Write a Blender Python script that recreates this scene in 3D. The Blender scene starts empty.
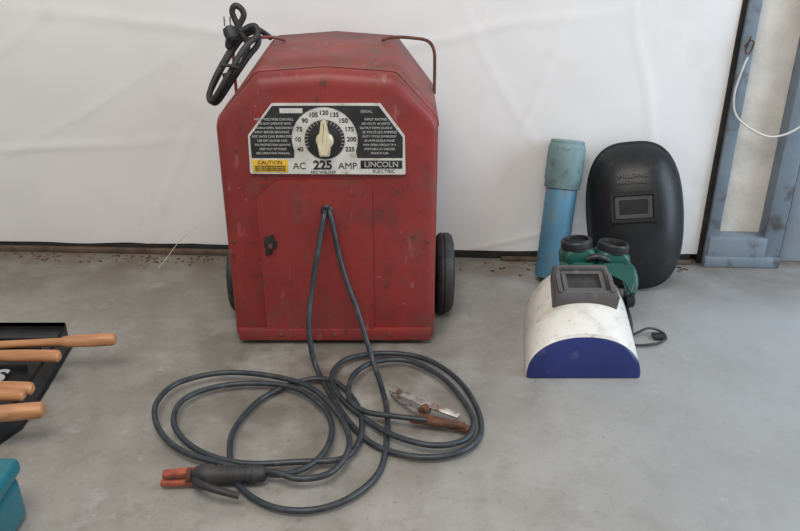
import bpy, bmesh, math, random
from mathutils import Vector, Matrix, noise
random.seed(4)
R=math.radians
scene=bpy.context.scene
try:
    scene.view_settings.view_transform='Standard'
except Exception: pass

# ---------------- materials ----------------
def mat(name,col,col2=None,rough=.6,metal=0.,scale=8.,lo=.4,hi=.65,bump=0.,bscale=60.,stain=None,sscale=3.,slo=.55,shi=.75,spec=.5,coat=0.,detail=6,stretch=None,more=()):
    m=bpy.data.materials.new(name);m.use_nodes=True
    nt=m.node_tree;N=nt.nodes;L=nt.links
    b=N['Principled BSDF']
    b.inputs['Roughness'].default_value=rough;b.inputs['Metallic'].default_value=metal
    b.inputs['Specular IOR Level'].default_value=spec
    if coat: b.inputs['Coat Weight'].default_value=coat
    tc=N.new('ShaderNodeTexCoord');src=tc.outputs['Object']
    if stretch:
        mp=N.new('ShaderNodeMapping');mp.inputs['Scale'].default_value=stretch
        L.new(src,mp.inputs['Vector']);src=mp.outputs['Vector']
    def layer(c1sock,c1,c2,sc,a,z,st=None,mxf=1.):
        sr=src
        if st:
            mp=N.new('ShaderNodeMapping');mp.inputs['Scale'].default_value=st
            L.new(tc.outputs['Object'],mp.inputs['Vector']);sr=mp.outputs['Vector']
        n=N.new('ShaderNodeTexNoise');n.inputs['Scale'].default_value=sc;n.inputs['Detail'].default_value=detail
        n.inputs['Roughness'].default_value=.6
        L.new(sr,n.inputs['Vector'])
        r=N.new('ShaderNodeMapRange');r.inputs['From Min'].default_value=a;r.inputs['From Max'].default_value=z
        r.inputs['To Max'].default_value=mxf
        L.new(n.outputs['Fac'],r.inputs['Value'])
        x=N.new('ShaderNodeMix');x.data_type='RGBA'
        L.new(r.outputs['Result'],x.inputs['Factor'])
        if c1sock: L.new(c1sock,x.inputs[6])
        else: x.inputs[6].default_value=(*c1,1)
        x.inputs[7].default_value=(*c2,1)
        return x.outputs[2]
    if col2 is None: col2=tuple(c*.8 for c in col)
    s=layer(None,col,col2,scale,lo,hi)
    if stain: s=layer(s,None,stain,sscale,slo,shi)
    for (c_,sc_,a_,z_,st_,mf_) in more: s=layer(s,None,c_,sc_,a_,z_,st_,mf_)
    L.new(s,b.inputs['Base Color'])
    if bump:
        n=N.new('ShaderNodeTexNoise');n.inputs['Scale'].default_value=bscale;n.inputs['Detail'].default_value=4
        L.new(src,n.inputs['Vector'])
        bp=N.new('ShaderNodeBump');bp.inputs['Strength'].default_value=bump;bp.inputs['Distance'].default_value=.004
        L.new(n.outputs['Fac'],bp.inputs['Height']);L.new(bp.outputs['Normal'],b.inputs['Normal'])
    return m
M={}
wear=[((.11,.035,.027),6,.48,.72,(1,1,.25),.7),((.13,.055,.04),15,.52,.68,None,.5),((.36,.15,.125),26,.64,.71,(1,1,.35),.5),((.38,.22,.19),55,.67,.74,None,.6),((.05,.028,.022),40,.63,.71,None,.8)]
M['red']=mat('red_enamel',(.255,.027,.024),(.20,.020,.018),rough=.5,scale=5,bump=.08,bscale=40,stain=(.115,.028,.02),sscale=12,slo=.55,shi=.76,more=wear)
M['red_top']=mat('red_enamel_top',(.235,.045,.038),(.175,.032,.027),rough=.55,scale=9,stain=(.12,.058,.042),sscale=16,slo=.49,shi=.70,more=[((.33,.18,.15),34,.60,.72,None,.5),((.07,.04,.03),26,.6,.72,None,.7)])
M['silver']=mat('label_silver',(.62,.61,.57),(.50,.48,.44),rough=.4,scale=30,stain=(.32,.26,.18),sscale=60,slo=.58,shi=.78)
M['ink']=mat('label_black',(.014,.014,.015),(.028,.028,.028),rough=.45,scale=40)
M['inktext']=mat('label_text_white',(.42,.42,.41),rough=.6)
M['yellow']=mat('label_yellow',(.76,.48,.05),(.62,.35,.03),rough=.5,scale=60)
M['cream']=mat('knob_cream',(.70,.64,.45),(.55,.48,.31),rough=.4,scale=30)
M['blk']=mat('black_plastic',(.014,.014,.015),(.026,.026,.027),rough=.42,scale=14)
M['blkm']=mat('black_helmet_plastic',(.010,.011,.012),(.018,.019,.020),rough=.38,spec=.32,scale=9,stain=(.055,.053,.05),sscale=20,slo=.60,shi=.85)
M['blkg']=mat('dark_grey_mark',(.06,.06,.06),(.035,.035,.035),rough=.5,scale=40)
M['rubber']=mat('black_rubber',(.018,.018,.020),(.04,.038,.036),rough=.6,scale=30)
M['cable']=mat('cable_rubber',(.020,.026,.032),(.038,.046,.052),rough=.42,scale=40,stain=(.10,.09,.075),sscale=50,slo=.58,shi=.78)
M['tarp']=mat('white_tarp',(.79,.78,.77),(.75,.74,.73),rough=.5,scale=2.5,bump=.05,bscale=7,stain=(.66,.635,.60),sscale=6,slo=.58,shi=.85,spec=.3)
M['blue']=mat('blue_painted_steel',(.185,.23,.27),(.145,.18,.215),rough=.5,scale=6,stain=(.07,.06,.055),sscale=20,slo=.56,shi=.74)
M['bluelight']=mat('pale_blue_paint',(.28,.33,.37),(.23,.27,.31),rough=.5,scale=6)
M['block']=mat('beige_block',(.66,.62,.56),(.53,.50,.45),rough=.9,scale=12,bump=.4,bscale=90)
M['dark']=mat('dark_gap',(.012,.011,.010),(.03,.025,.02),rough=.9,scale=20)
M['board']=mat('brown_board',(.13,.085,.055),(.06,.042,.03),rough=.85,scale=18,bump=.3,bscale=60)
M['grey']=mat('grey_plastic',(.10,.095,.095),(.07,.065,.065),rough=.5,scale=20,stain=(.19,.16,.13),sscale=40,slo=.58,shi=.8)
M['whitep']=mat('white_shell',(.76,.74,.675),(.64,.61,.55),rough=.38,scale=8,stain=(.42,.36,.28),sscale=13,slo=.54,shi=.78,more=[((.22,.17,.12),38,.60,.73,None,.75)])
M['bluep']=mat('blue_shell',(.014,.026,.145),(.010,.017,.095),rough=.3,scale=8,stain=(.08,.09,.18),sscale=30,slo=.60,shi=.8)
M['green']=mat('green_goggle',(.006,.085,.062),(.005,.052,.040),rough=.4,scale=12)
M['tubeb']=mat('blue_tube',(.075,.205,.31),(.06,.165,.25),rough=.5,scale=9,stain=(.14,.17,.18),sscale=20,slo=.53,shi=.75)
M['tubec']=mat('tube_cap_teal',(.17,.265,.27),(.13,.205,.21),rough=.6,scale=20,stain=(.06,.085,.085),sscale=34,slo=.54,shi=.75)
M['wood']=mat('handle_wood',(.52,.245,.11),(.36,.155,.068),rough=.42,scale=10,stretch=(1,8,8),bump=.1)
M['teal']=mat('teal_plastic',(.01,.14,.18),(.008,.11,.14),rough=.35,scale=6)
M['steel']=mat('worn_steel',(.40,.38,.36),(.20,.18,.16),rough=.45,metal=.5,scale=50,stain=(.16,.07,.03),sscale=50,slo=.48,shi=.68)
M['rust']=mat('rusty_steel',(.16,.065,.035),(.07,.035,.025),rough=.8,metal=.2,scale=60)
M['copper']=mat('orange_insulator',(.40,.095,.045),(.23,.05,.03),rough=.6,scale=60)
M['wire']=mat('white_wire',(.60,.58,.53),rough=.5)
M['lens']=mat('dark_lens',(.008,.010,.010),rough=.08)
M['wallp']=mat('wall_paint',(.50,.52,.54),(.44,.46,.48),rough=.9,scale=6)

def concrete():
    m=bpy.data.materials.new('concrete_floor');m.use_nodes=True
    nt=m.node_tree;N=nt.nodes;L=nt.links;b=N['Principled BSDF'];b.inputs['Roughness'].default_value=.52
    tc=N.new('ShaderNodeTexCoord');src=tc.outputs['Object']
    def nz(sc,det=8,ro=.6):
        n=N.new('ShaderNodeTexNoise');n.inputs['Scale'].default_value=sc;n.inputs['Detail'].default_value=det;n.inputs['Roughness'].default_value=ro
        L.new(src,n.inputs['Vector']);return n.outputs['Fac']
    def rng(s,a,z,o0=0,o1=1):
        r=N.new('ShaderNodeMapRange');r.inputs['From Min'].default_value=a;r.inputs['From Max'].default_value=z
        r.inputs['To Min'].default_value=o0;r.inputs['To Max'].default_value=o1
        L.new(s,r.inputs['Value']);return r.outputs['Result']
    def mx(f,a,bb):
        x=N.new('ShaderNodeMix');x.data_type='RGBA';L.new(f,x.inputs['Factor'])
        if isinstance(a,tuple): x.inputs[6].default_value=(*a,1)
        else: L.new(a,x.inputs[6])
        x.inputs[7].default_value=(*bb,1);return x.outputs[2]
    def mul(a,bb):
        q=N.new('ShaderNodeMath');q.operation='MULTIPLY';L.new(a,q.inputs[0]);L.new(bb,q.inputs[1]);return q.outputs[0]
    sp=N.new('ShaderNodeSeparateXYZ');L.new(src,sp.inputs[0])
    c=mx(rng(nz(2.2),.35,.68),(.335,.318,.285),(.26,.245,.215))
    c=mx(rng(nz(4.3,10,.68),.46,.66,0,.7),c,(.215,.193,.16))
    c=mx(rng(nz(13,10,.7),.52,.70,0,.6),c,(.18,.162,.135))
    c=mx(rng(nz(8.5,10,.75),.58,.66,0,.6),c,(.37,.36,.34))
    c=mx(rng(nz(70,4),.60,.72,0,.5),c,(.13,.115,.10))
    c=mx(rng(nz(150,3),.62,.74,0,.4),c,(.10,.09,.08))
    c=mx(rng(nz(38,4),.62,.74,0,.5),c,(.43,.42,.40))
    c=mx(mul(rng(sp.outputs['X'],.0,.85,0,.78),rng(nz(3),.3,.6,.6,1)),c,(.325,.345,.365))  # cool doorway light on the right, painted into the floor colour
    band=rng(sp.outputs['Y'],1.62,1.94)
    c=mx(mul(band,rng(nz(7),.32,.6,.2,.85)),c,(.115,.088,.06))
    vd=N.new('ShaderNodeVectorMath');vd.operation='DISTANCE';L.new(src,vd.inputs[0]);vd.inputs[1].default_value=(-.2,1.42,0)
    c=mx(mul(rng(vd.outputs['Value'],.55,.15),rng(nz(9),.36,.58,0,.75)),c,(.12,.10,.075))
    L.new(c,b.inputs['Base Color'])
    L.new(rng(nz(6),.3,.7,.42,.68),b.inputs['Roughness'])
    bp=N.new('ShaderNodeBump');bp.inputs['Strength'].default_value=.18;bp.inputs['Distance'].default_value=.003
    L.new(nz(60,6),bp.inputs['Height']);L.new(bp.outputs['Normal'],b.inputs['Normal'])
    return m
M['floor']=concrete()

# ---------------- helpers ----------------
def link(o,parent=None):
    scene.collection.objects.link(o)
    if parent is not None:
        o.parent=parent;o.matrix_parent_inverse=Matrix.Translation(-parent.location)
    return o
def empty(name,loc):
    e=bpy.data.objects.new(name,None);e.location=loc;e.empty_display_size=.05
    scene.collection.objects.link(e);return e
def finish(bm,name,m,parent=None,smooth=True,ang=32,mats=None,solid=0):
    bmesh.ops.recalc_face_normals(bm,faces=bm.faces)
    if smooth:
        for f in bm.faces: f.smooth=True
        for e in bm.edges:
            if len(e.link_faces)==2:
                if e.calc_face_angle(0)>R(ang): e.smooth=False
    me=bpy.data.meshes.new(name);bm.to_mesh(me);bm.free()
    for k in (mats or [m]): me.materials.append(M[k])
    o=bpy.data.objects.new(name,me);link(o,parent)
    if solid:
        s=o.modifiers.new('solid','SOLIDIFY');s.thickness=solid;s.offset=-1
    return o
def box(name,x0,x1,y0,y1,z0,z1,m,parent=None,bev=.003,mtx=None,seg=2):
    bm=bmesh.new();bmesh.ops.create_cube(bm,size=1)
    for v in bm.verts:
        v.co=Vector(((x0+x1)/2+v.co.x*(x1-x0),(y0+y1)/2+v.co.y*(y1-y0),(z0+z1)/2+v.co.z*(z1-z0)))
    if bev: bmesh.ops.bevel(bm,geom=bm.edges[:],offset=bev,segments=seg,affect='EDGES',profile=.5)
    if mtx: bm.transform(mtx)
    return finish(bm,name,m,parent)
def crom(pts,n=8):
    pts=[Vector(p) for p in pts];out=[]
    P=[pts[0]*2-pts[1]]+pts+[pts[-1]*2-pts[-2]]
    for i in range(1,len(P)-2):
        a,b,c,d=P[i-1:i+3]
        for k in range(n):
            t=k/n
            out.append(.5*((2*b)+(c-a)*t+(2*a-5*b+4*c-d)*t*t+(3*b-a-3*c+d)*t**3))
    out.append(pts[-1]);return out
def tube(name,pts,r,m,parent=None,n=8,seg=10,raw=False,rf=None):
    P=[Vector(p) for p in pts] if raw else crom(pts,n)
    bm=bmesh.new();rings=[];up=None
    for i,p in enumerate(P):
        t=(P[min(i+1,len(P)-1)]-P[max(i-1,0)]).normalized()
        if up is None:
            up=Vector((0,0,1)) if abs(t.z)<.9 else Vector((1,0,0))
        a=(up-t*up.dot(t)).normalized();up=a;b=t.cross(a)
        rr=rf(i/(len(P)-1)) if rf else r
        rings.append([bm.verts.new(p+a*math.cos(2*math.pi*k/seg)*rr+b*math.sin(2*math.pi*k/seg)*rr) for k in range(seg)])
    for i in range(len(rings)-1):
        for k in range(seg):
            bm.faces.new((rings[i][k],rings[i][(k+1)%seg],rings[i+1][(k+1)%seg],rings[i+1][k]))
    bm.faces.new(rings[0]);bm.faces.new(rings[-1])
    return finish(bm,name,m,parent,ang=50)
def lathe(name,p0,axis,prof,m,parent=None,seg=40,sx=1.,ang=35):
    p0=Vector(p0);ax=Vector(axis).normalized()
    q=Vector((0,0,1)).rotation_difference(ax).to_matrix().to_4x4()
    bm=bmesh.new();rings=[]
    for r,h in prof:
        rings.append([bm.verts.new((r*math.cos(2*math.pi*k/seg)*sx,r*math.sin(2*math.pi*k/seg),h)) for k in range(seg)])
    for i in range(len(rings)-1):
        for k in range(seg):
            bm.faces.new((rings[i][k],rings[i][(k+1)%seg],rings[i+1][(k+1)%seg],rings[i+1][k]))
    bm.faces.new(rings[0]);bm.faces.new(rings[-1])
    bm.transform(Matrix.Translation(p0)@q)
    return finish(bm,name,m,parent,ang=ang)
def fillet(poly,rads,n=6):
    out=[];L=len(poly)
    for i,(p,r) in enumerate(zip(poly,rads)):
        p=Vector(p);a=Vector(poly[i-1]);b=Vector(poly[(i+1)%L])
        if r<=0: out.append(p);continue
        u=(a-p).normalized();v=(b-p).normalized()
        th=u.angle(v);d=r/math.tan(th/2);c=p+(u+v).normalized()*(r/math.sin(th/2))
        s=p+u*d;e=p+v*d;a0=s-c;b0=e-c;tot=a0.angle(b0)
        for k in range(n+1):
            t=k/n
            w=(a0*math.sin((1-t)*tot)+b0*math.sin(t*tot))/math.sin(tot) if tot>1e-4 else a0
            out.append(c+w)
    return out
def prism(name,poly,y0,y1,m,parent=None,bev=0.,mtx=None):
    bm=bmesh.new();a=[bm.verts.new((p[0],y0,p[1])) for p in poly];b=[bm.verts.new((p[0],y1,p[1])) for p in poly]
    fa=bm.faces.new(a);bm.faces.new(b)
    for i in range(len(a)): bm.faces.new((a[i],a[(i+1)%len(a)],b[(i+1)%len(a)],b[i]))
    if bev: bmesh.ops.bevel(bm,geom=list(fa.edges),offset=bev,segments=2,affect='EDGES')
    if mtx: bm.transform(mtx)
    return finish(bm,name,m,parent)
def text(name,s,size,m,mtx,parent,bold=0.):
    c=bpy.data.curves.new(name,'FONT');c.body=s;c.size=size;c.align_x='CENTER';c.align_y='CENTER';c.extrude=.0003;c.offset=bold
    c.materials.append(M[m]);o=bpy.data.objects.new(name,c)
    scene.collection.objects.link(o)
    if parent is not None:
        o.parent=parent;o.matrix_parent_inverse=Matrix.Translation(-parent.location)
    o.matrix_basis=mtx
    return o

# ---------------- room ----------------
def plane(name,vs,m):
    bm=bmesh.new();bm.faces.new([bm.verts.new(v) for v in vs]);return finish(bm,name,m,None,smooth=False)
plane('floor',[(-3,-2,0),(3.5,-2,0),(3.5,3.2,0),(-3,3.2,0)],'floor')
WY=lambda x:1.994-.049*x
RW=Matrix.Translation((0,1.994,0))@Matrix.Rotation(math.atan(-.049),4,'Z')
box('wall_back',-3,.815,.05,.12,0,2.4,'dark',mtx=RW,bev=0)
box('trim_1',-3,.80,-.004,.05,0,.022,'dark',mtx=RW,bev=.003)
box('trim_2',-3,-.34,-.024,-.006,0,.014,'board',mtx=RW,bev=.003)
box('trim_3',.28,.80,-.022,-.006,0,.010,'board',mtx=RW,bev=.003)
bm=bmesh.new();nx,nz=300,180;grid=[]
X0,X1,Z0,Z1=-2.6,.824,.024,2.3
cre=[(-1.0,.30,1.0,.05,.010,.003),(-.6,.62,1.0,-.10,.012,.003),(.30,.33,.35,1.0,.008,.003),(-.62,.2,.5,1.0,.009,.003),(.62,.45,-.25,1.0,.008,.003),(.15,.60,1.0,.18,.010,.003),(-1.1,.50,.7,.5,.010,.003),(.45,.10,1.0,.3,.008,.002),(-.8,.42,1,.55,.007,.002),(.25,.5,-.6,1,.007,.002)]
for j in range(nz+1):
    row=[]
    for i in range(nx+1):
        x=X0+(X1-X0)*i/nx;z=Z0+(Z1-Z0)*(j/nz)**1.5
        p=Vector((x*1.2,z*1.6,.3))
        d=.011*noise.noise(p*.9)+.003*noise.noise(p*2.6)+.0006*noise.noise(p*9)
        for (cx_,cz_,dx_,dz_,w_,h_) in cre:
            L_=math.hypot(dx_,dz_);al=((x-cx_)*dx_+(z-cz_)*dz_)/L_
            di=((x-cx_)*dz_-(z-cz_)*dx_)/L_+.02*noise.noise(Vector((al*4,cx_*7,0)))
            d+=h_*math.exp(-(di/w_)**2)*math.exp(-(al/.35)**2)
        zz=z+(.005*noise.noise(Vector((x*6,0,7))) if j==0 else 0)
        if i==nx: x+=.006*noise.noise(Vector((0,z*9,2)))
        row.append(bm.verts.new((x,-.005-d+.002,zz)))
    grid.append(row)
for j in range(nz):
    for i in range(nx): bm.faces.new((grid[j][i],grid[j][i+1],grid[j+1][i+1],grid[j+1][i]))
bm.transform(RW);finish(bm,'white_tarpaulin','tarp',ang=180)
df=empty('door_frame',(.9,1.95,0))
box('dark_edge',.818,.830,-.010,.10,0,2.4,'dark',df,mtx=RW,bev=.001)
box('inner_post',.830,.862,-.02,.05,0,2.4,'blue',df,mtx=RW,bev=.004)
box('sill_block',.835,.99,-.03,.10,0,.085,'blue',df,mtx=RW,bev=.006)
box('sill_plate',.83,1.03,-.035,.02,0,.03,'blue',df,mtx=RW,bev=.004)
box('outer_post',.980,1.03,-.025,.06,0,2.4,'blue',df,mtx=RW,bev=.004)
box('outer_post_flange',1.03,1.042,.0,.03,0,2.4,'dark',df,mtx=RW,bev=.001)
box('outer_post_return',1.042,1.16,.015,.06,0,2.4,'bluelight',df,mtx=RW,bev=.004)
box('wall_right',.84,.99,.02,.12,0,2.4,'block',mtx=RW,bev=0)
box('wall_right.001',1.16,3,.05,.12,0,2.4,'wallp',mtx=RW,bev=0)
tube('white_cable',[RW@Vector(p) for p in [(.848,-.024,.56),(.838,-.03,.53),(.828,-.035,.47),(.84,-.04,.42),(.885,-.05,.385),(.94,-.05,.37),(1.0,-.05,.40),(1.05,-.045,.48),(1.08,-.03,.56),(1.09,-.0,.62),(1.09,.016,.66)]],.0026,'wire')
tube('rusty_wire',[RW@Vector(p) for p in [(.835,-.026,.585),(.842,-.034,.60),(.852,-.034,.595),(.848,-.03,.57),(.838,-.03,.575),(.846,-.026,.61)]],.002,'rust')
bm=bmesh.new()
for k in range(260):
    x=random.uniform(-1.3,.78);y=WY(x)-.03-abs(random.gauss(0,.035));s=random.uniform(.001,.0038)
    mt=Matrix.Translation((x,y,s*.3))@Matrix.Rotation(random.random()*6,4,'Z')@Matrix.Diagonal((s*random.uniform(.8,3),s,s*.6,1))
    bmesh.ops.create_icosphere(bm,subdivisions=1,radius=1,matrix=mt)
finish(bm,'rust_debris','rust',smooth=False)
tube('dry_stalk',[(-.655,1.905,.003),(-.63,1.93,.03),(-.60,1.945,.065),(-.56,1.95,.10),(-.53,1.955,.12)],.0009,'cream')

# ---------------- arc welder ----------------
CX,FY=-.1455,1.515
aw=empty('arc_welder',(CX,FY+.16,0))
T=Matrix.Translation((CX,FY,0))
def outline(ins,dz=0):
    hw=.2225-ins;tz=.632-ins-dz;hs=.137-ins*.6
    sh=.512-dz*.25
    poly=[(-hw,.012+ins*.3),(hw,.012+ins*.3),(hw,sh),(hs,tz-.010),(0,tz),(-hs,tz-.010),(-hw,sh)]
    return fillet(poly,[.012,.012,.04,.022,0,.022,.04])
bm=bmesh.new();loops=[]
for ins,y,dz in [(.020,.0,.034),(.011,.001,.033),(.004,.006,.030),(.0005,.013,.027),(0,.024,.024),(0,.10,.013),(0,.20,.004),(0,.33,0),(.01,.336,0)]:
    loops.append([bm.verts.new((p[0],y,p[1])) for p in outline(ins,dz)])
n=len(loops[0])
for a,b in zip(loops,loops[1:]):
    for i in range(n): bm.faces.new((a[i],a[(i+1)%n],b[(i+1)%n],b[i]))
bm.faces.new(loops[0]);bm.faces.new(loops[-1]);bm.transform(T)
finish(bm,'case',"red",aw,ang=40)
bm=bmesh.new();rows=[]
for y,dz in [(.030,.0235),(.10,.013),(.20,.004),(.325,0)]:
    rows.append([bm.verts.new((p[0],y,p[1])) for p in outline(-.0022,dz) if p[1]>.03])
for a,b in zip(rows,rows[1:]):
    for i in range(len(a)-1):
        if (a[i].co-a[i+1].co).length<.4: bm.faces.new((a[i],a[i+1],b[i+1],b[i]))
bm.transform(T);finish(bm,'cover',"red_top",aw,ang=40,solid=.002)
pp=fillet([(-.150,.035),(.088,.035),(.088,.372),(.070,.388),(-.105,.388),(-.150,.350)],[.006,.006,.012,.01,.02,.02])
prism('pressed_panel',pp,-.007,.002,'red',aw,bev=.005,mtx=T)
box('bottom_flange',-.214,.214,-.009,.01,.012,.042,'red',aw,mtx=T,bev=.003)
for sx in(-.17,.17):
    box('foot',sx-.02,sx+.02,.02,.05,0,.016,'rust',aw,mtx=T,bev=.002)
for u,z in[(-.12,.027),(.0,.027),(.12,.027),(-.205,.25),(.203,.25)]:
    lathe('screw',(CX+u,FY-(.008 if z<.1 else 0),z),(0,-1,0),[(.005,0),(.0045,.002),(.001,.003)],'rust',aw,seg=12)
plate=fillet([(-.158,.402),(.157,.400),(.155,.480),(.107,.545),(-.106,.545),(-.156,.482)],[.004]*6,3)
prism('label_plate',plate,-.0085,-.001,'silver',aw,bev=.001,mtx=T)
def arcpoly(c,r,a0,a1,n=16):
    return [(c[0]+r*math.cos(R(a0+(a1-a0)*i/n)),c[1]+r*math.sin(R(a0+(a1-a0)*i/n))) for i in range(n+1)]
dc=(-.004,.4735)
lf=[(-.152,.436),(-.152,.480),(-.104,.541),(0,.5415)]
arch=arcpoly(dc,.0655,90,200,14);arch[0]=(0,dc[1]+.0655)
prism('label_field',lf+arch+[(-.067,.436)],-.0095,-.008,'ink',aw,mtx=T)
arch=arcpoly(dc,.0655,-20,90,14);arch[-1]=(0,dc[1]+.0655)
prism('label_field',[(0,.5415),(.104,.541),(.151,.478),(.151,.436),(.060,.436)]+arch,-.0095,-.008,'ink',aw,mtx=T)
def TM(u,z,y=-.0098,rot=0): return Matrix.Translation((CX+u,FY+y,z))@Matrix.Rotation(R(90),4,'X')@Matrix.Rotation(rot,4,'Z')
lathe('dial_face',(CX+dc[0],FY-.008,dc[1]),(0,-1,0),[(.040,0),(.040,.0018),(.038,.0022),(.0005,.0022)],'ink',aw)
for i in range(11):
    a=R(202-i*22.4);text('dial_number',['40','60','75','90','105','120','135','150','175','200','225'][i],.0125,'ink',TM(dc[0]+.0535*math.cos(a),dc[1]+.0535*math.sin(a),-.0088),aw,.0003)
for i in range(21):
    a=R(202-i*11.2)
    p=(dc[0]+.0365*math.cos(a),dc[1]+.0365*math.sin(a))
    box('dial_tick',-.003,.003,-.0106,-.0098,-.0006,.0006,'inktext',aw,bev=0,mtx=T@Matrix.Translation((p[0],0,p[1]))@Matrix.Rotation(-a,4,'Y'))
lathe('knob_hub',(CX+dc[0],FY-.009,dc[1]-.002),(0,-1,0),[(.018,0),(.017,.005),(.014,.008),(.001,.009)],'cream',aw)
kp=fillet([(-.010,-.030),(.010,-.030),(.0125,-.006),(.0045,.040),(-.0045,.040),(-.0125,-.006)],[.004,.004,.006,.0025,.0025,.006],4)
prism('knob_grip',[(p[0]+dc[0],p[1]+dc[1]) for p in kp],-.030,-.012,'cream',aw,bev=.004,mtx=T)
text('label_text','AC',.0195,'ink',TM(-.057,.4185,-.0088),aw)
text('label_text','225',.0255,'ink',TM(-.010,.4200,-.0088),aw,.0009)
text('label_text','AMP',.0195,'ink',TM(.040,.4185,-.0088),aw)
text('label_text','ARC WELDER',.0085,'ink',TM(-.010,.4055,-.0088),aw)
box('label_badge',.066,.150,-.0095,-.008,.4135,.4305,'ink',aw,mtx=T,bev=.0004)
text('label_text','LINCOLN',.0160,'inktext',TM(.108,.422,-.0098),aw,.0002)
text('label_text','ELECTRIC',.0105,'ink',TM(.113,.4075,-.0088),aw)
box('label_caution',-.152,-.080,-.0095,-.008,.406,.432,'yellow',aw,mtx=T,bev=.0004)
text('label_text','CAUTION',.011,'ink',TM(-.116,.4265,-.0098),aw)
for i in range(3): text('label_fine_print','READ THE OPERATING MANUAL',.0042,'ink',TM(-.116,.4185-i*.0042,-.0098),aw,.0001)
box('label_window',-.090,-.045,-.0099,-.009,.527,.5365,'silver',aw,mtx=T,bev=0)
ls=['HIGH VOLTAGE CAN KILL','DO NOT OPERATE WITH','PANELS OPEN. DISCONNECT','INPUT BEFORE SERVICING','ARC RAYS CAN BURN EYES','USE DRY GLOVES AND','EYE PROTECTION ALWAYS','KEEP OUT OF FUMES','SEE OPERATING MANUAL']
for i,l in enumerate(ls):
    text('label_fine_print',l,.0066 if i in(0,4) else .0058,'inktext',TM(-.108 if i>2 else -.102,.5145-i*.0086,-.0098),aw,.0001)
ls=['INPUT RATING','230 VOLTS  60 HERTZ','OUTPUT NEMA CLASS III','25 VOLTS 225 AMPERES','DUTY CYCLE 20 PERCENT','50 AMPS SINGLE PHASE','MAX OPEN CIRCUIT 79 V','PORTABLE AC WELDER','MADE IN USA']
for i,l in enumerate(ls):
    text('label_fine_print',l,.0066 if i in(0,3) else .0058,'inktext',TM(.105 if i>2 else .098,.5145-i*.0086,-.0098),aw,.0001)
text('label_fine_print','SERIAL',.008,'inktext',TM(.080,.530,-.0098),aw)
lathe('cable_grommet',(CX-.006,FY-.005,.322),(0,-1,0),[(.013,0),(.013,.004),(.010,.007),(.0075,.007)],'blk',aw)
lt=[(-.139,.262),(-.132,.262),(-.132,.268),(-.121,.268),(-.119,.256),(-.113,.252),(-.116,.238),(-.124,.240),(-.127,.225),(-.139,.222),(-.137,.238),(-.141,.246)]
prism('slot_latch',lt,-.012,-.006,'ink',aw,bev=.001,mtx=T)
box('latch_tab',-.132,-.122,-.022,-.008,.240,.250,'rust',aw,mtx=T,bev=.002)
for s in(1,-1):
    tube('lift_handle',[(CX+s*.2225,FY+.235,.51),(CX+s*.2225,FY+.235,.57),(CX+s*.220,FY+.235,.606),(CX+s*.206,FY+.235,.626),(CX+s*.175,FY+.235,.632),(CX+s*.135,FY+.235,.634),(CX+s*.105,FY+.235,.628)],.0036,'rust' if s>0 else 'red_top',aw)
for s in(1,-1):
    x0=CX+s*(.230 if s>0 else .2245);k=1 if s>0 else .72
    lathe('wheel_tyre',(x0,1.687,.0958),(s,0,0),[(r,h*k) for r,h in [(.055,0),(.080,0),(.090,.004),(.0955,.012),(.0955,.016),(.093,.018),(.0955,.020),(.0955,.030),(.090,.038),(.078,.042),(.060,.042),(.056,.030)]],'rubber',aw,seg=56)
    lathe('wheel_hub',(x0,1.687,.0958),(s,0,0),[(r,h*k) for r,h in [(.055,0),(.055,.03),(.03,.034),(.022,.040),(.010,.042),(.009,.046),(.001,.046)]],'grey',aw,seg=40)
tube('axle',[(CX-.255,1.687,.0958),(CX+.272,1.687,.0958)],.007,'rust',aw,n=1)
cord=[(-.29,1.80,.625),(-.315,1.76,.650),(-.335,1.70,.645),(-.365,1.66,.605),(-.392,1.63,.555),(-.396,1.62,.530),(-.380,1.61,.525),(-.345,1.62,.57),(-.315,1.64,.61),(-.293,1.65,.637),(-.298,1.66,.658),(-.325,1.66,.648),(-.36,1.65,.605),(-.388,1.64,.56),(-.398,1.62,.536),(-.386,1.60,.530),(-.352,1.60,.578),(-.318,1.62,.630),(-.292,1.64,.655),(-.300,1.65,.672),(-.335,1.65,.655),(-.354,1.65,.630),(-.352,1.65,.645),(-.330,1.65,.672),(-.318,1.65,.692),(-.323,1.65,.706),(-.334,1.65,.711),(-.341,1.65,.700),(-.335,1.65,.680),(-.325,1.65,.655),(-.315,1.65,.635),(-.322,1.64,.605),(-.345,1.63,.58),(-.365,1.62,.575)]
tube('power_cord',cord,.0062,'rubber',aw)
lathe('cord_plug',(-.352,1.645,.672),(.35,-.3,-.8),[(.004,0),(.012,.004),(.014,.014),(.013,.026),(.007,.032)],'rubber',aw)
for dx in(-.006,.006):
    box('plug_blade',-.352+dx-.001,-.352+dx+.001,1.644,1.650,.672,.690,'steel',aw,bev=0)
tube('cord_tie',[(-.362,1.600,.60),(-.345,1.590,.603),(-.328,1.606,.594)],.0035,'rubber',aw)

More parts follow.
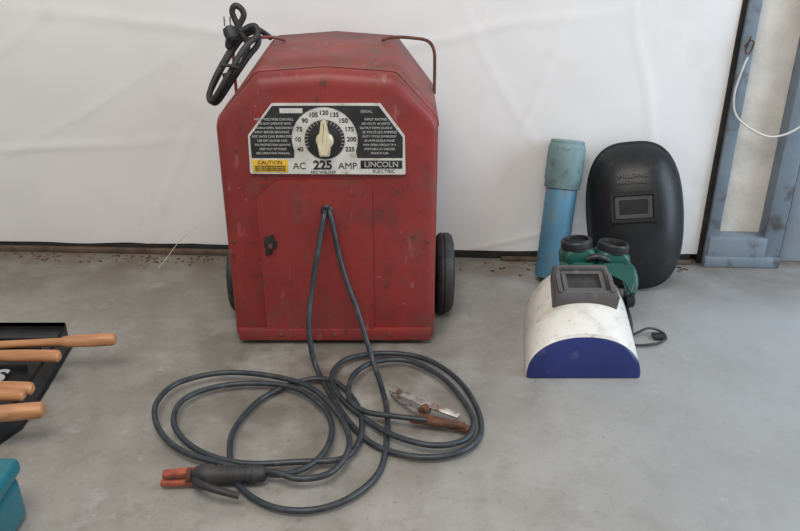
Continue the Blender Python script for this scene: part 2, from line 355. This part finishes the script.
# ---------------- welding leads ----------------
def lay(pts,z0,z1):
    n=len(pts);return [(p[0],p[1],z0+(z1-z0)*i/(n-1)+.002*math.sin(i*1.7)) for i,p in enumerate(pts)]
gl=empty('ground_clamp_lead',(.03,1.25,0))
A=[(-.156,1.53,.322),(-.156,1.500,.318),(-.162,1.485,.29),(-.172,1.465,.235),(-.184,1.45,.167),(-.190,1.42,.11),(-.186,1.40,.06),(-.176,1.385,.022)]
fl=[(-.150,1.33),(-.120,1.255),(-.075,1.175),(-.03,1.13),(.04,1.103),(.105,1.115),(.146,1.165),(.150,1.245),(.118,1.345),(.054,1.425),(-.033,1.452),(-.112,1.425),(-.140,1.360),(-.122,1.29),(-.07,1.215),(-.01,1.155),(.06,1.125),(.118,1.145),(.138,1.20),(.118,1.275),(.080,1.35),(.015,1.41),(-.055,1.40),(-.095,1.345),(-.10,1.27),(-.068,1.225),(-.01,1.205),(.05,1.19)]
tube('cable',A+lay(fl,.008,.026),.0056,'cable',gl)
def bar(name,p,q,w,h,m,par,bev=.0015,z=0,roll=0.):
    p=Vector(p);q=Vector(q);d=q-p;L=d.length
    x=d.normalized();y=Vector((0,0,1)).cross(x).normalized();zz=x.cross(y)
    mt=Matrix((x,y,zz)).transposed().to_4x4();mt.translation=(p+q)/2
    return box(name,-L/2,L/2,-w/2,w/2,-h/2,h/2,m,par,bev=bev,mtx=mt@Matrix.Rotation(roll,4,'X'))
bar('clamp_jaw',(-.016,1.302,.022),(.048,1.240,.028),.014,.005,'steel',gl,roll=.4)
bar('clamp_jaw',(-.010,1.292,.010),(.046,1.224,.012),.014,.005,'steel',gl,roll=-.3)
bar('clamp_tooth',(-.018,1.302,.022),(-.012,1.293,.010),.010,.006,'steel',gl)
bar('clamp_handle',(.044,1.244,.028),(.112,1.210,.022),.012,.006,'steel',gl,roll=.5)
bar('clamp_handle',(.036,1.222,.014),(.130,1.178,.014),.017,.012,'rust',gl,bev=.004)
lathe('clamp_spring',(.041,1.225,.02),(.6,.8,0),[(.004,0),(.010,.002),(.011,.010),(.010,.018),(.004,.02)],'rust',gl)
bar('clamp_lug',(.018,1.199,.022),(.122,1.180,.022),.013,.010,'rust',gl,bev=.004)

el=empty('electrode_holder_lead',(-.25,1.15,0))
B=[(-.145,1.53,.324),(-.145,1.503,.322),(-.138,1.492,.29),(-.125,1.48,.222),(-.108,1.46,.17),(-.090,1.44,.126),(-.070,1.415,.065),(-.055,1.39,.026)]
fb=[(-.038,1.33),(-.026,1.25),(-.024,1.167),(-.036,1.07),(-.083,1.00),(-.146,.970),(-.216,.984),(-.275,1.037),(-.305,1.124),(-.305,1.197),(-.270,1.288),(-.194,1.345),(-.132,1.335),(-.082,1.254),(-.072,1.167),(-.097,1.096),(-.175,1.083),(-.28,1.083),(-.369,1.124),(-.424,1.197),(-.418,1.277),(-.338,1.325),(-.223,1.315),(-.151,1.244),(-.125,1.167),(-.144,1.088),(-.204,1.045),(-.311,1.072),(-.395,1.115),(-.450,1.182),(-.470,1.254),(-.440,1.323),(-.342,1.36),(-.202,1.32),(-.124,1.225),(-.09,1.124),(-.115,1.050),(-.165,1.028),(-.205,1.040),(-.228,1.047)]
tube('cable',B+lay(fb,.008,.028),.0056,'cable',el)
lathe('holder_grip',(-.226,1.047,.022),(-1,-.02,-.01),[(.008,0),(.013,.004),(.0150,.012),(.0150,.06),(.0160,.085),(.0190,.096),(.0190,.110),(.015,.118),(.012,.124)],'rubber',el,seg=24)
for i in range(7):
    lathe('grip_ring',(-.245-i*.010,1.0465,.0215),(-1,-.02,-.01),[(.0148,0),(.0162,.001),(.0162,.004),(.0148,.005)],'rubber',el,seg=24)
tube('holder_lever',[(-.345,1.034,.020),(-.335,1.014,.030),(-.315,.998,.036),(-.285,.990,.032),(-.262,.990,.024)],.005,'rubber',el,rf=lambda t:.0075-.002*t)
bar('holder_jaw',(-.345,1.048,.028),(-.402,1.044,.024),.016,.008,'copper',el,bev=.003)
bar('holder_jaw',(-.345,1.038,.014),(-.404,1.036,.013),.016,.009,'copper',el,bev=.003)
bar('jaw_insert',(-.345,1.044,.022),(-.398,1.041,.019),.012,.008,'rust',el,bev=.002)
lathe('jaw_spring',(-.350,1.043,.021),(-1,0,0),[(.008,0),(.0135,.002),(.0135,.010),(.008,.012)],'rust',el,seg=18)

# ---------------- rod canister ----------------
rc=empty('welding_rod_canister',(.40,1.85,0))
ax=Vector((.036,.095,.352)).normalized();p0=Vector((.392,1.832,.014))
lathe('tube_body',p0,ax,[(.038,0),(.0395,.003),(.0395,.232),(.038,.236)],'tubeb',rc)
lathe('tube_cap',p0+ax*.232,ax,[(.0440,0),(.0450,.002),(.0450,.018),(.0470,.022),(.0470,.100),(.045,.110),(.043,.112),(.043,.118),(.040,.122),(.020,.123),(.001,.123)],'tubec',rc)

# ---------------- black helmet ----------------
bh=empty('welding_helmet',(.61,1.87,0))
vz=Vector((-.022,.135,.345)).normalized();vn=Vector((-.26,-1,0));vn=(vn-vz*vn.dot(vz)).normalized()
vx=vz.cross(vn)
if vx.x<0: vx=-vx
HM=Matrix((vx,vz,vn)).transposed().to_4x4();HM.translation=Vector((.597,1.852,.177))
bm=bmesh.new();NA,NR=72,16
def hout(a,t):
    c_,s_=math.cos(a),math.sin(a);e=.68
    x=.117*math.copysign(abs(c_)**e,c_);y=.184*math.copysign(abs(s_)**(e+.08),s_)
    x*=1-.05*max(0,-y/.183)
    return x*t,y*t
def hz(t): return .066*(1-t**3.4)**.8
cen=bm.verts.new((0,0,.080));rows=[]
for j in range(1,NR+1):
    t=math.sin(j/NR*math.pi/2)*.97
    rows.append([bm.verts.new((*hout(2*math.pi*k/NA,t),hz(t)+.006)) for k in range(NA)])
for t,z in((.985,.012),(1.01,.010),(1.02,.007),(1.02,-.006)):
    rows.append([bm.verts.new((*hout(2*math.pi*k/NA,t),z)) for k in range(NA)])
cen.co.z=hz(0)+.006
for k in range(NA): bm.faces.new((cen,rows[0][k],rows[0][(k+1)%NA]))
for a,b in zip(rows,rows[1:]):
    for k in range(NA): bm.faces.new((a[k],b[k],b[(k+1)%NA],a[(k+1)%NA]))
bm.transform(HM);finish(bm,'shell','blkm',bh,ang=50,solid=.003)
def ring(name,w,h,iw,ih,z0,z1,m,par,mt,rad=.006):
    bm=bmesh.new()
    o=fillet([(-w,-h),(w,-h),(w,h),(-w,h)],[rad]*4,4);i=fillet([(-iw,-ih),(iw,-ih),(iw,ih),(-iw,ih)],[rad*.5]*4,4)
    L=[[bm.verts.new((*p,z)) for p in q] for q,z in((o,z0),(o,z1-.002),([Vector(p)*.98 for p in o],z1),(i,z1),(i,z0))]
    for a,b in zip(L,L[1:]):
        for k in range(len(a)): bm.faces.new((a[k],a[(k+1)%len(a)],b[(k+1)%len(a)],b[k]))
    bm.transform(mt);return finish(bm,name,m,par,ang=30)
HW=HM@Matrix.Translation((0,.022,-.012))
ring('window_frame',.056,.038,.047,.029,.060,.092,'blkm',bh,HW)
ring('window_inner_frame',.045,.028,.034,.018,.070,.086,'blkg',bh,HW,.003)
box('window_lens',-.036,.036,-.020,.020,.072,.082,'lens',bh,mtx=HW,bev=.001)
text('brand_text','WELDING',.016,'blkg',HM@Matrix.Translation((0,.101,.0725))@Matrix.Rotation(R(-8),4,'X'),bh,.0002)
text('brand_text','HEAD SHIELD',.012,'blkg',HM@Matrix.Translation((0,.084,.0740))@Matrix.Rotation(R(-5),4,'X'),bh,.0002)

# ---------------- white helmet ----------------
wh=empty('welding_helmet.001',(.40,1.56,0))
bm=bmesh.new();NA=36;rings=[]
data=[(1.371,.112,.078),(1.376,.119,.088),(1.39,.1195,.095),(1.42,.1195,.107),(1.46,.119,.120),(1.51,.118,.134),(1.56,.117,.144),(1.60,.115,.142),(1.63,.111,.130),(1.66,.104,.116),(1.69,.090,.10),(1.71,.070,.07)]
for y,w,h in data:
    row=[];cx=.383+.12*max(0,y-1.39)
    for k in range(NA+1):
        a=math.pi*k/NA
        x=w*math.copysign(abs(math.cos(a))**.95,math.cos(a));z=.002+h*math.sin(a)**.85
        row.append(bm.verts.new((cx+x,y+(.012*(z/.09) if y<1.38 else 0),z)))
    rings.append(row)
for j,(a,b) in enumerate(zip(rings,rings[1:])):
    for k in range(NA):
        f=bm.faces.new((a[k],a[k+1],b[k+1],b[k]));f.material_index=1 if j<1 else 0
f=bm.faces.new(rings[0]);f.material_index=1;bm.faces.new(rings[-1])
finish(bm,'shell',None,wh,ang=40,mats=['whitep','bluep'])
zd=Vector((0,.11,.036)).normalized();nn=Vector((0,-.036,.11)).normalized()
LM=Matrix((Vector((1,0,0)),zd,nn)).transposed().to_4x4();LM.translation=Vector((.3975,1.520,.138))
bm=bmesh.new()
def rect(w0,w1,h,z): return [bm.verts.new(p) for p in((-w0,-h,z),(w0,-h,z),(w1,h,z),(-w1,h,z))]
L=[rect(.070,.060,.050,-.02),rect(.070,.060,.050,.018),rect(.064,.055,.045,.026),rect(.052,.048,.034,.026),rect(.048,.044,.031,.012)]
for a,b in zip(L,L[1:]):
    for k in range(4): bm.faces.new((a[k],a[(k+1)%4],b[(k+1)%4],b[k]))
bm.faces.new(L[0]);bm.faces.new(L[-1])
bmesh.ops.bevel(bm,geom=bm.edges[:],offset=.002,segments=2,affect='EDGES');bm.transform(LM)
finish(bm,'lens_housing','grey',wh)
box('lens',-.044,.044,-.030,.030,.010,.0145,'rubber',wh,mtx=LM,bev=.001)
ring('lens_retainer',.046,.032,.036,.022,.012,.021,'grey',wh,LM,.003)
for s in(-1,1): box('lens_clip',s*.056-.005,s*.056+.005,-.042,.014,.024,.031,'grey',wh,mtx=LM,bev=.002)
lathe('pivot_knob',(.522,1.60,.07),(1,0,.1),[(.02,0),(.022,.004),(.022,.014),(.018,.018),(.001,.018)],'blk',wh)
tube('headband',[(.510,1.66,.07),(.524,1.60,.045),(.520,1.54,.03),(.508,1.50,.02)],.008,'blk',wh)
tube('strap',[(.49,1.52,.012),(.52,1.50,.006),(.55,1.495,.008),(.585,1.51,.006),(.603,1.535,.008),(.592,1.553,.012),(.565,1.548,.02),(.53,1.535,.012),(.49,1.53,.010)],.0028,'blk',wh)
box('strap_buckle',.575,.605,1.525,1.550,.001,.010,'blk',wh,bev=.003)

# ---------------- goggles ----------------
gg=empty('welding_goggles',(.45,1.62,.15))
for i,(x,y,z) in enumerate([(.407,1.630,.166),(.484,1.626,.160)]):
    a=Vector((-.12 if i==0 else .12,.10,.98)).normalized()
    q=Matrix.Translation((x,y,z))@Vector((0,0,1)).rotation_difference(a).to_matrix().to_4x4()
    # squarish moulded cup
    bm=bmesh.new();LL=[]
    for hw,hh,zz,rd in[(.032,.026,-.030,.010),(.038,.032,-.020,.012),(.0385,.033,.006,.012),(.036,.032,.016,.018),(.033,.031,.020,.022)]:
        LL.append([bm.verts.new((p[0],p[1],zz)) for p in fillet([(-hw,-hh),(hw,-hh),(hw,hh),(-hw,hh)],[rd]*4,6)])
    for u_,v_ in zip(LL,LL[1:]):
        for k in range(len(u_)): bm.faces.new((u_[k],u_[(k+1)%len(u_)],v_[(k+1)%len(u_)],v_[k]))
    bm.faces.new(LL[0]);bm.faces.new(LL[-1]);bm.transform(q)
    finish(bm,'eyecup','green',gg)
    lathe('lens_ring',Vector((x,y,z))+a*.018,a,[(.033,0),(.0355,.002),(.0355,.006),(.034,.007),(.0355,.008),(.0355,.018),(.033,.021),(.027,.021),(.026,.015)],'blk',gg)
    lathe('lens',Vector((x,y,z))+a*.030,a,[(.028,0),(.028,.003),(.001,.003)],'lens',gg)
tube('bridge',[(.422,1.60,.170),(.4465,1.595,.178),(.471,1.60,.166)],.008,'blk',gg)
fr=[(-.098,-.030),(-.082,-.002),(-.050,.010),(-.012,.008),(0,.002),(.012,.008),(.050,.008),(.078,-.004),(.082,-.050),(.068,-.062),(.058,-.030),(.030,-.016),(0,-.014),(-.030,-.014),(-.060,-.020),(-.084,-.044)]
prism('frame',fr,-.010,.012,'green',gg,bev=.003,mtx=Matrix.Translation((.446,1.588,.156))@Matrix.Rotation(R(-28),4,'X'))
tube('side_frame',[(.392,1.62,.160),(.370,1.60,.148),(.358,1.588,.140)],.012,'green',gg,rf=lambda t:.014-.004*t)
tube('side_frame',[(.505,1.62,.155),(.522,1.59,.145),(.526,1.57,.122),(.520,1.558,.105)],.012,'green',gg,rf=lambda t:.013-.003*t)

# ---------------- tools on left ----------------
tt=empty('tool_tray',(-.9,1.28,0))
base=[(-.735,1.50),(-.722,1.33),(-.715,1.20),(-.760,1.10),(-1.25,1.04),(-1.25,1.50)]
def slab(name,poly,z0,z1,m,par,bev=.006,grow=0):
    bm=bmesh.new();a=[bm.verts.new((*p,z0)) for p in poly];b=[bm.verts.new((*p,z1)) for p in poly]
    bm.faces.new(a);ft=bm.faces.new(b)
    for i in range(len(a)): bm.faces.new((a[i],a[(i+1)%len(a)],b[(i+1)%len(a)],b[i]))
    if grow:
        r=bmesh.ops.inset_region(bm,faces=[ft],thickness=grow,depth=0)
        for v in ft.verts: v.co.z-=.018
    bmesh.ops.bevel(bm,geom=[e for e in bm.edges],offset=bev,segments=2,affect='EDGES')
    return finish(bm,name,m,par)
slab('tray',base,0,.066,'blk',tt,.004,.014)
for i,y in enumerate([1.12,1.19,1.26,1.33,1.40,1.44]):
    box('rib',-1.2,-.75,y-.004,y+.004,.045,.060,'blk',tt,bev=.002)
box('tray_label',-.95,-.775,1.245,1.30,.046,.0615,'blk',tt,bev=.002)
text('tray_text','TOOLS',.06,'inktext',Matrix.Translation((-.865,1.285,.062)),tt,.002)
def tool(a,b,r,g):
    a=Vector(a);b=Vector(b);e=empty('wooden_handled_tool',a);d=b-a;L=d.length
    prof=[(r*.55,0),(r*.95,.004),(r,.012),(r*1.02,g*.5),(r*.92,g-.012),(r*.80,g),(r*.62,g+.004)]+([(r*.58,L-.005),(r*.4,L)])
    lathe('handle',b,-d,prof,'wood',e,seg=24)
    lathe('blade_shank',a,-d,[(.005,-.01),(.005,.10),(.003,.12)],'steel',e,seg=12)
tool((-.98,1.352,.083),(-.588,1.396,.081),.0135,.105)
tool((-1.0,1.335,.080),(-.678,1.331,.080),.0125,.13)
tool((-1.0,1.232,.080),(-.683,1.216,.080),.0125,.10)
tool((-1.0,1.190,.082),(-.690,1.196,.080),.0115,.10)
tool((-.98,1.085,.086),(-.634,1.150,.080),.0150,.13)
tb=empty('plastic_toolbox',(-.78,.85,0))
box('body',-1.0,-.600,.62,.975,0,.085,'teal',tb,bev=.015,seg=4)
box('lid',-1.0,-.595,.615,.980,.085,.115,'teal',tb,bev=.012,seg=4)
box('latch',-.70,-.66,.974,.987,.06,.10,'teal',tb,bev=.003)

# ---------------- lights, camera ----------------
w=bpy.data.worlds.new('world');scene.world=w;w.use_nodes=True
bg=w.node_tree.nodes['Background'];bg.inputs[0].default_value=(.97,.965,.98,1);bg.inputs[1].default_value=.52
def area(name,loc,tgt,sx,sy,e,col):
    l=bpy.data.lights.new(name,'AREA');l.shape='RECTANGLE';l.size=sx;l.size_y=sy;l.energy=e;l.color=col
    o=bpy.data.objects.new(name,l);o.location=loc;o.rotation_euler=(Vector(tgt)-Vector(loc)).to_track_quat('-Z','Y').to_euler()
    scene.collection.objects.link(o)
area('doorway_light',(2.4,1.0,1.1),(.6,1.4,.0),1.2,1.8,42,(.66,.82,1.0))
area('warm_overhead_light',(-.3,.0,2.5),(-.1,1.7,.1),1.4,1.0,44,(1.0,.95,.87))  # unseen area light overhead, supplies the warm ambient
cd=bpy.data.cameras.new('camera');cam=bpy.data.objects.new('camera',cd);cd.sensor_width=36;cd.lens=35.01
cam.location=(0,0,.9);cam.rotation_euler=(R(65),0,0);scene.collection.objects.link(cam);scene.camera=cam
